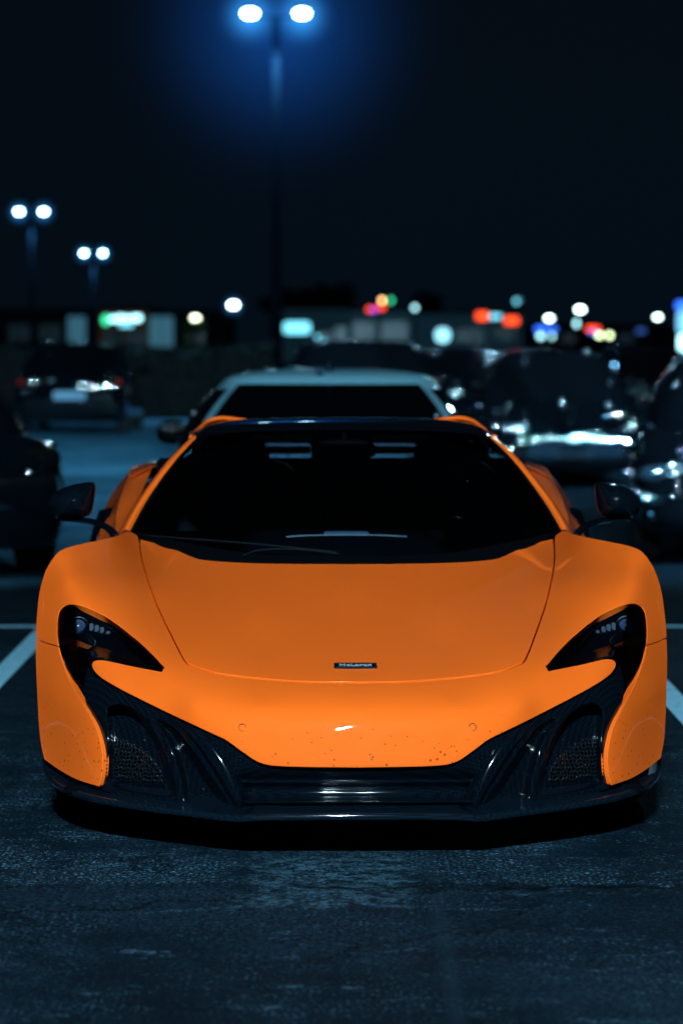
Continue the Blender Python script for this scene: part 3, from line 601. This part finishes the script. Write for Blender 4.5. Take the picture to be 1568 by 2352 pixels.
V,Fc=box(0,.25,6.58,1.2,.5,.08,.02); mk('lamp_head',V,Fc,POLE,c,smooth=False)
KEYC=(.56,.85,1)
for k in (-1,0,1):
    l=bpy.data.lights.new('lamp_light','AREA'); l.shape='RECTANGLE'; l.size=.20; l.size_y=.14; l.energy=610; l.color=KEYC; l.spread=math.radians(120)
    lo=bpy.data.objects.new('lamp_light',l); lo.location=(k*.36,.55,6.45); link(lo,c)
    dv=Vector((.35-k*.36,8.8+5.2-.55,.5-6.45)); lo.rotation_euler=dv.to_track_quat('-Z','Y').to_euler()
for (x,y,h_,en) in ((-9,1,6.5,130),(8.5,3,6.5,130)):  # unseen point lamps added for glints on cars and fenders
    c=root('street_lamp',(x,y,0),0,'added unseen lamp on a pole, cold white, for glints on the cars','street lamp','street lamps in the parking lot')
    V,Fc=tube([(0,0,0),(0,0,h_*.5),(0,0,h_)],(.1,.07),12,smoothn=2); mk('pole',V,Fc,POLE,c)
    V,Fc=box(0,0,h_+.03,.3,.3,.07,.02); mk('lamp_head',V,Fc,POLE,c,smooth=False)
    l=bpy.data.lights.new('lamp_light','POINT'); l.energy=en; l.color=(.35,.72,1); l.shadow_soft_size=.05
    lo=bpy.data.objects.new('lamp_light',l); lo.location=(0,0,h_-.2); link(lo,c)
# x,y,height,power,aim x,aim y,cone,aim z
for (x,y,h_,en,tx,ty,ang,tz) in ((6.5,12,6,15000,2.5,34,85,.8),(-6.5,13,6,9000,-2.5,34,85,.8),(9.5,22,7,15000,4,44,85,.8),(-8,26,7,12000,-3,50,85,.8),(3.2,13.5,7,9000,3.0,26,85,.8),(5.0,11,5.5,30000,2.9,22,34,1.1),(6.0,17,6,40000,2.6,34,30,1.1),(-5.5,9,5.5,14000,-3.0,19,26,1.1),(3.4,25,6,260,0,11.5,22,.9)):  # unseen spots added for car glints, far ground light and a rim light
    c=root('street_lamp',(x,y,0),0,'added unseen spot lamp on a pole, cold white, for glints and fill','street lamp','street lamps in the parking lot')
    V,Fc=tube([(0,0,0),(0,0,h_*.5),(0,0,h_)],(.1,.07),12,smoothn=2); mk('pole',V,Fc,POLE,c)
    V,Fc=box(0,0,h_+.03,.3,.3,.07,.02); mk('lamp_head',V,Fc,POLE,c,smooth=False)
    l=bpy.data.lights.new('lamp_light','SPOT'); l.energy=en; l.color=(.38,.78,1); l.shadow_soft_size=.09; l.spot_size=math.radians(ang); l.spot_blend=.4
    lo=bpy.data.objects.new('lamp_light',l); lo.location=(0,.3 if ty>y else -.3,h_-.2); link(lo,c)
    lo.rotation_euler=Vector((tx-x,ty-y,tz-h_)).to_track_quat('-Z','Y').to_euler()

# ================================================================== BACKGROUND BUILDINGS AND SIGNS
WALLM=pbr('render_wall',(.04,.07,.09),.85,emi=(.03,.12,.19),es=.07); BROWN=pbr('brown_wall',(.04,.03,.022),.85,emi=(.2,.13,.07),es=.06); ROOFM=pbr('roof_edge',(.006,.009,.012),.8,spec=.05)  # faint wall emission stands in for lamp light on the facades
PALE=pbr('pale_lit_shutter',(.15,.25,.3),.7,emi=(.12,.42,.62),es=.26); DIMW=pbr('dim_window',(.01,.015,.02),.2,emi=(.08,.2,.3),es=.04)  # shutters get their lit look from emission
def building(label,px0,px1,ptop,d,mat,feats,depth=18):
    x0=W3(px0,790,d)[0];x1=W3(px1,790,d)[0];z=W3(0,ptop,d)[2]; cx=(x0+x1)/2
    c=root('building',(cx,d,0),0,label,'building','shops around the parking lot')
    V,Fc=box(0,depth/2,z/2,x1-x0,depth,z,.05); mk('wall',V,Fc,mat,c,smooth=False)
    V,Fc=box(0,depth/2,z+.12,x1-x0+.4,depth+.4,.22,.04); mk('roof',V,Fc,ROOFM,c,smooth=False)
    for nm,a,b,t,bt,m in feats:
        A=W3(a,t,d);B=W3(b,bt,d); V,Fc=box((A[0]+B[0])/2-cx,-.05,max(.05,(A[2]+B[2])/2),B[0]-A[0],.08,A[2]-B[2],.02); mk(nm,V,Fc,m,c,smooth=False)
        w_=B[0]-A[0]; parts=[box((A[0]+B[0])/2-cx,-.1,A[2]+.05,w_+.2,.06,.09),box((A[0]+B[0])/2-cx,-.1,(A[2]+B[2])/2,.05,.06,A[2]-B[2])]
        V,Fc=merge(parts); mk('frame',V,Fc,ROOFM,c,smooth=False)
DW=pbr('dark_wall',(.008,.012,.016),.85,spec=.05)
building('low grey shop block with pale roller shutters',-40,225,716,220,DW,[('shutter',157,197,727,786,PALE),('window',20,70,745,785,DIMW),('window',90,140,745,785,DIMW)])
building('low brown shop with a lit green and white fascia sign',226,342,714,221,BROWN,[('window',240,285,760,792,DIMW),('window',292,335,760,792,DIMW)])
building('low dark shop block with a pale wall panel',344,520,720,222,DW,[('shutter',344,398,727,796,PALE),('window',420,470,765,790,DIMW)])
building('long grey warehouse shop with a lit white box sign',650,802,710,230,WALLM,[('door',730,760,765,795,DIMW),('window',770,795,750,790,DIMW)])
building('grey commercial block with panelled front',804,944,716,240,pbr('grey_wall',(.05,.08,.10),.85,emi=(.03,.12,.18),es=.15),[('window',812,860,740,780,DIMW),('window',875,935,740,780,DIMW)])  # wall emission stands in for light on the front
building('pale commercial block beside the lot',948,1200,722,236,pbr('grey_wall2',(.03,.05,.07),.85,emi=(.02,.10,.16),es=.12),[('window',1130,1190,750,780,DIMW),('window',1050,1110,755,785,DIMW)])  # wall emission stands in for light here too
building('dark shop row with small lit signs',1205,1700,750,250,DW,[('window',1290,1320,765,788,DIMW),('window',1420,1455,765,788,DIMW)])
BRK=pbr('sign_bracket',(.005,.007,.010),.8,spec=.05)
def sign(label,d,elems,name='shop_sign'):
    P=[W3((e[0]+e[1])/2,(e[2]+e[3])/2,d) for e in elems]; c0=np.mean(P,axis=0)
    c=root(name,(c0[0],d,0),0,label,'sign','lit signs beyond the parking lot')
    for e,p in zip(elems,P):
        w_=(e[1]-e[0])*d/F; h_=(e[3]-e[2])*d/F
        V,Fc=ellip(p[0]-c0[0],-.15,p[2],w_/2,.08,h_/2,1 if e[5] else .35); mk('sign_panel',V,Fc,e[4],c)
    V,Fc=merge([box(p[0]-c0[0],.06,p[2],(e[1]-e[0])*d/F*.8,.16,(e[3]-e[2])*d/F*.7,.02) for e,p in zip(elems,P)]+[tube([(0,.08,0),(0,.08,c0[2])],.06,8)]); mk('bracket',V,Fc,BRK,c)
CY=emit('sign_cyan',(.18,.72,.92),2.2); CYW=emit('sign_white',(.42,.92,1),4); GRN=emit('sign_green',(.03,.8,.35),2.4); RED=emit('sign_red',(1,.07,.01),2.6); BLU=emit('sign_blue',(.03,.16,1),2.4); PUR=emit('sign_purple',(.3,.06,1),2.6); AMB=emit('sign_amber',(1,.55,.2),7); DCY=emit('sign_dim',(.1,.35,.5),.8)
sign('lit shop sign with green round emblem and white letters',215,[(236,252,724,746,GRN,1),(254,268,727,739,CYW,0),(271,284,724,739,CYW,0),(287,300,726,738,CYW,0),(303,325,724,737,CYW,0),(275,306,741,750,CY,0)])
sign('lit white rectangular box sign',225,[(652,712,740,766,CY,0),(660,704,746,760,CYW,0)])
sign('small red, purple, amber and green neon cluster',210,[(842,856,705,716,RED,1),(866,884,700,712,RED,1),(852,864,708,716,PUR,1),(872,882,685,695,AMB,1),(892,902,684,696,GRN,1)])
sign('red and white lit shop sign',230,[(1093,1120,717,735,RED,0),(1124,1150,722,732,CY,0),(1158,1190,728,745,RED,0)])
sign('small outlined cyan sign high on a post',230,[(1180,1190,686,698,CY,1),(1186,1196,684,694,DCY,1)])
sign('blue lit sign on a pole',240,[(1228,1276,750,762,BLU,0),(1234,1247,766,778,CYW,1),(1258,1270,766,778,CYW,1)])
YE=emit('sign_yellow',(.8,1,.55),6)
sign('red and blue lit sign with pale lamps',240,[(1345,1376,750,760,RED,0),(1318,1332,736,750,CYW,1),(1369,1381,765,775,YE,1),(1392,1404,765,775,YE,1),(1352,1372,761,766,BLU,0)])
sign('dim blue lit sign',240,[(1460,1480,755,765,emit('sign_dimblue',(.05,.15,.6),.7),0)])
sign('tall blue and white lit pylon sign',130,[(1550,1600,692,712,BLU,0),(1553,1600,714,765,emit('pylon_white',(.2,.6,1),1.6),0),(1556,1600,768,805,CYW,0)],'pylon_sign')
sign('small round cyan light on a post',180,[(947,957,702,712,CYW,1)],'light_post')
sign('small pair of pale garden lights',120,[(724,733,770,778,CY,1),(738,746,780,788,CY,1),(704,712,795,802,CY,1)],'light_post')
sign('small cyan bollard light',100,[(110,120,790,798,CYW,1)],'light_post')
sign('pale lamp over the shrub',150,[(440,458,726,736,emit('shrub_lamp',(.85,1,.7),10),1)],'light_post')
sign('pair of bright white glowing discs',70,[(1440,1450,862,872,CYW,1),(1473,1483,862,872,CYW,1)],'bright_discs')  # glowing discs added for two bright spots at the far car

# ================================================================== PLANTS
LEAF=pbr('leaf_dark',(.003,.006,.006),.9,var=.5,scale=3,spec=.03); LEAF2=pbr('leaf_lit',(.04,.08,.03),.7,var=.5,scale=3); BARK=pbr('bark',(.004,.004,.004),.9,spec=.03)
def leaves(pts,size):
    V=[];Fc=[]
    for p in pts:
        a=np.random.normal(size=3);a/=np.linalg.norm(a);b=np.cross(a,np.random.normal(size=3));b/=np.linalg.norm(b)
        s=size*(.6+.8*random.random()); i=len(V)
        V+=[tuple(p+a*s),tuple(p+b*s*.5),tuple(p-a*s),tuple(p-b*s*.5)]; Fc.append((i,i+1,i+2,i+3))
    return V,Fc
def tree(label,x,y,h,cr,n,leaf,cat_='tree',cb=.45):
    c=root('tree' if cat_=='tree' else 'shrub',(x,y,0),0,label,cat_)
    parts=[tube([(0,0,0),(.05,0,h*.35),(0,0,h*.7)],(.03*h,.012*h),8)]; cl=[]
    for k in range(11):
        a=random.random()*2*pi; rr=cr*random.uniform(.3,.95); z=h*random.uniform(cb,.92); e=(rr*math.cos(a),rr*math.sin(a),z); cl.append((e,cr*random.uniform(.25,.5)))
        parts.append(tube([(0,0,h*random.uniform(.25,.5)),(e[0]*.5,e[1]*.5,z-.12*h),e],(.012*h,.004*h),6))
    V,Fc=merge(parts); mk('trunk',V,Fc,BARK,c)
    pts=[]
    for _ in range(n):
        e,r=random.choice(cl); v=np.random.normal(size=3); v/=np.linalg.norm(v); pts.append(np.array(e)+v*r*random.random()**.4*np.array([1,1,.75]))
    V,Fc=leaves(pts,.035*h); mk('crown',V,Fc,leaf,c,smooth=False)
tree('small bushy shrub lit by a lamp',W3(450,750,150)[0],150.5,2.9,.8,900,LEAF2,'shrub',.3)
tree('dark spreading tree behind the shops',W3(700,690,205)[0],262,7.2,3.2,2200,LEAF)
tree('dark spreading tree behind the shops',W3(640,690,205)[0],265,6.2,2.6,1800,LEAF)
tree('dark tree behind the shops',W3(1085,690,205)[0],268,6.0,2.6,1800,LEAF)
h=root('hedge',(-5.2,57,0),0,'long low clipped dark hedge along the lot edge','hedge')
bx0,bx1=-8.5,3.9
pts=[np.array([random.uniform(bx0,bx1),random.uniform(-.6,.6),0]) for _ in range(9000)]
for p_ in pts:
    f=random.random(); 
    if f<.55: p_[1]=-.6+random.gauss(0,.05); p_[2]=random.uniform(.05,1.34)
    else: p_[2]=1.3+.05*math.sin(p_[0]*2.1)+random.gauss(0,.035)
V,Fc=leaves(pts,.06); mk('foliage',V,Fc,LEAF,h,smooth=False)
V,Fc=box((bx0+bx1)/2,0,.63,bx1-bx0,1.1,1.26,.1); mk('inner_twigs',V,Fc,BARK,h,smooth=False)

# ================================================================== GROUND
def asphalt():
    m,t,b=nt('asphalt'); N=t.nodes.new; L=t.links.new
    g=N('ShaderNodeNewGeometry')
    def noise(s,d=6,r=.6):
        n=N('ShaderNodeTexNoise'); n.inputs['Scale'].default_value=s; n.inputs['Detail'].default_value=d; n.inputs['Roughness'].default_value=r; L(g.outputs['Position'],n.inputs['Vector']); return n
    def mr(src,a,b_,c=0,d=1):
        x=N('ShaderNodeMapRange'); x.inputs['From Min'].default_value=a;x.inputs['From Max'].default_value=b_;x.inputs['To Min'].default_value=c;x.inputs['To Max'].default_value=d; L(src,x.inputs['Value']); return x.outputs[0]
    def ma(op,a,b_):
        x=N('ShaderNodeMath'); x.operation=op
        for i,v in enumerate((a,b_)):
            if isinstance(v,(int,float)): x.inputs[i].default_value=v
            else: L(v,x.inputs[i])
        return x.outputs[0]
    def mix(f,a,b_):
        x=N('ShaderNodeMix'); x.data_type='RGBA'; L(f,x.inputs[0])
        for i,v in ((6,a),(7,b_)):
            if isinstance(v,tuple): x.inputs[i].default_value=(*v,1)
            else: L(v,x.inputs[i])
        return x.outputs[2]
    big=noise(.9,6,.65); mid=noise(5,8,.7); fine=noise(60,6,.8); fine2=noise(170,3,.7); spn=noise(95,4,.85)
    col=mix(mr(mid.outputs['Fac'],.35,.7),(.003,.010,.017),(.010,.027,.044))
    col=mix(mr(fine.outputs['Fac'],.42,.58),(.001,.004,.008),col)
    col=mix(ma('MULTIPLY',mr(big.outputs['Fac'],.42,.62),mr(fine.outputs['Fac'],.46,.60)),col,(.024,.060,.094))
    sx=N('ShaderNodeSeparateXYZ'); L(g.outputs['Position'],sx.inputs[0])
    y=sx.outputs['Y']; x=sx.outputs['X']
    midc=ma('SUBTRACT',mid.outputs['Fac'],.5)
    wob=ma('ADD',y,ma('MULTIPLY',midc,.5)); wobx=ma('ADD',x,ma('MULTIPLY',midc,.5))
    far=ma('MULTIPLY',mr(wob,20,27),mr(wobx,.8,.2,.08,1))  # lamp-lit look of the far ground, put into the base colour
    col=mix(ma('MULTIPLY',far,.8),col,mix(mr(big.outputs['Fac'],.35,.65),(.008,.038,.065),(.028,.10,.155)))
    rightdark=ma('MULTIPLY',mr(wob,15.2,17),mr(wobx,.6,1.2))  # right-hand ground kept dark in its colour against the added spots
    band=ma('MULTIPLY',mr(wob,7.66,7.74),mr(y,11,9.0))
    vo=N('ShaderNodeTexVoronoi'); vo.inputs['Scale'].default_value=62; L(g.outputs['Position'],vo.inputs['Vector'])
    rnd=N('ShaderNodeSeparateColor'); L(vo.outputs['Color'],rnd.inputs[0])
    spk=ma('MULTIPLY',mr(vo.outputs['Distance'],.42,.18),mr(rnd.outputs[0],.62,.95))
    spk=ma('MAXIMUM',ma('MULTIPLY',spk,.8),mr(spn.outputs['Fac'],.56,.63))
    patch=mr(noise(1.7,10,.84).outputs['Fac'],.46,.58)
    sel=ma('MULTIPLY',spk,ma('ADD',.09,ma('MULTIPLY',patch,ma('ADD',.28,ma('MULTIPLY',band,.9)))))
    col=mix(sel,col,(.26,.54,.74))  # glints of the worn aggregate put into the colour as pale blue speckles
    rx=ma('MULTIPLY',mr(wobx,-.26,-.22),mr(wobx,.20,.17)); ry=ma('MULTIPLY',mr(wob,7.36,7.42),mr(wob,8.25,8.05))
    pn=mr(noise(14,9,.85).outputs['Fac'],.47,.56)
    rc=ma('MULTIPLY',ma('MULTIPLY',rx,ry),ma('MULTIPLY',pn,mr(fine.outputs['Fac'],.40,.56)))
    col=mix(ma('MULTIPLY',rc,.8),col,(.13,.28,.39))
    mpn=N('ShaderNodeMapping'); mpn.inputs['Scale'].default_value=(1.2,3.2,1); L(g.outputs['Position'],mpn.inputs[0])
    sn=N('ShaderNodeTexNoise'); sn.inputs['Scale'].default_value=2.4; sn.inputs['Detail'].default_value=11; sn.inputs['Roughness'].default_value=.85; L(mpn.outputs[0],sn.inputs['Vector'])
    scab=ma('MULTIPLY',mr(sn.outputs['Fac'],.57,.61),mr(fine.outputs['Fac'],.46,.56))
    col=mix(ma('MULTIPLY',scab,.8),col,(.13,.29,.41))
    seam=ma('MULTIPLY',mr(ma('ABSOLUTE',ma('SUBTRACT',x,.245),0),.03,.006),mr(wob,8.5,8.3))
    seam2=ma('MULTIPLY',mr(ma('ABSOLUTE',ma('SUBTRACT',wob,7.70),0),.030,.008),mr(mid.outputs['Fac'],.40,.55))
    v2=N('ShaderNodeTexVoronoi'); v2.feature='DISTANCE_TO_EDGE'; v2.inputs['Scale'].default_value=1.1
    wv=N('ShaderNodeVectorMath'); wv.operation='ADD'; sc_=N('ShaderNodeVectorMath'); sc_.operation='SCALE'; sc_.inputs[3].default_value=.55; L(mid.outputs['Color'],sc_.inputs[0]); L(g.outputs['Position'],wv.inputs[0]); L(sc_.outputs[0],wv.inputs[1]); L(wv.outputs[0],v2.inputs['Vector'])
    crack=ma('MULTIPLY',mr(v2.outputs['Distance'],.014,.003),mr(big.outputs['Fac'],.48,.56))
    dk=ma('MAXIMUM',seam2,crack)
    col=mix(ma('MULTIPLY',seam,.22),col,(.03,.07,.10))
    col=mix(ma('MULTIPLY',dk,.9),col,(.001,.0025,.004))
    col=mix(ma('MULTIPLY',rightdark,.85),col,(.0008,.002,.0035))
    L(col,b.inputs['Base Color'])
    L(mr(fine.outputs['Fac'],.3,.7,.6,.9),b.inputs['Roughness']); b.inputs['Specular IOR Level'].default_value=.04; b.inputs['Specular Tint'].default_value=(.35,.72,1,1)
    hgt=ma('ADD',ma('MULTIPLY',fine.outputs['Fac'],.9),ma('ADD',ma('MULTIPLY',fine2.outputs['Fac'],.4),ma('SUBTRACT',ma('MULTIPLY',mid.outputs['Fac'],.8),ma('MULTIPLY',dk,1.0))))
    bp=N('ShaderNodeBump'); bp.inputs['Strength'].default_value=1.0; bp.inputs['Distance'].default_value=.030; L(hgt,bp.inputs['Height']); L(bp.outputs[0],b.inputs['Normal'])
    return m
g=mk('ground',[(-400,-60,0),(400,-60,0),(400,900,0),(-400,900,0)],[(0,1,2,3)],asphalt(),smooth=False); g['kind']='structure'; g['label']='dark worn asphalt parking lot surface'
def linepaint():
    m,t,b=nt('worn_line_paint'); g=t.nodes.new('ShaderNodeNewGeometry'); n=t.nodes.new('ShaderNodeTexNoise'); n.inputs['Scale'].default_value=22; n.inputs['Detail'].default_value=8; n.inputs['Roughness'].default_value=.75
    t.links.new(g.outputs['Position'],n.inputs['Vector']); cr=t.nodes.new('ShaderNodeValToRGB'); cr.color_ramp.elements[0].position=.34; cr.color_ramp.elements[0].color=(.03,.07,.10,1); cr.color_ramp.elements[1].position=.46; cr.color_ramp.elements[1].color=(.30,.64,.82,1)
    t.links.new(n.outputs['Fac'],cr.inputs[0]); t.links.new(cr.outputs[0],b.inputs['Base Color']); b.inputs['Roughness'].default_value=.7; b.inputs['Specular IOR Level'].default_value=.1; return m
LP=linepaint()
def stripe(x0,x1,y0,y1,sh=0):
    o=mk('bay_marking',[(x0,y0,.004),(x1,y0,.004),(x1+sh,y1,.004),(x0+sh,y1,.004)],[(0,1,2,3)],LP,smooth=False); o['kind']='structure'; o['label']='worn white painted bay line on asphalt'
stripe(-1.49,-1.39,9.0,14.74,-.03); stripe(1.27,1.375,9.0,14.74)
stripe(-7,7,14.74,14.86); stripe(-4.2,-4.1,9,14.74); stripe(4.05,4.15,9,14.74)
# ================================================================== WORLD, CAMERA
w=bpy.data.worlds.new('World'); scene.world=w; w.use_nodes=True; t=w.node_tree; bg=t.nodes['Background']
tc=t.nodes.new('ShaderNodeTexCoord'); sp=t.nodes.new('ShaderNodeSeparateXYZ'); t.links.new(tc.outputs['Generated'],sp.inputs[0])
cr=t.nodes.new('ShaderNodeValToRGB'); cr.color_ramp.elements[0].position=.0; cr.color_ramp.elements[0].color=(.0016,.0050,.0100,1); cr.color_ramp.elements[1].position=.5; cr.color_ramp.elements[1].color=(.0032,.0056,.0100,1)
t.links.new(sp.outputs['Z'],cr.inputs[0])
ns=t.nodes.new('ShaderNodeTexNoise'); ns.inputs['Scale'].default_value=3; ns.inputs['Detail'].default_value=5; t.links.new(tc.outputs['Generated'],ns.inputs['Vector'])
mx=t.nodes.new('ShaderNodeMix'); mx.data_type='RGBA'; mx.blend_type='MULTIPLY'; mx.inputs[0].default_value=.5; t.links.new(cr.outputs[0],mx.inputs[6]); t.links.new(ns.outputs['Fac'],mx.inputs[7]); t.links.new(mx.outputs[2],bg.inputs[0]); bg.inputs[1].default_value=1.0
cd=bpy.data.cameras.new('camera'); co=bpy.data.objects.new('camera',cd); COL.objects.link(co); scene.camera=co
co.location=(0,0,CH); co.rotation_euler=(pi/2-PIT,0,0); cd.sensor_fit='VERTICAL'; cd.sensor_height=36; cd.sensor_width=24; cd.lens=F/2352*36
cd.clip_end=2000; cd.clip_start=.1; cd.dof.use_dof=True; cd.dof.focus_distance=8.35; cd.dof.aperture_fstop=3.0
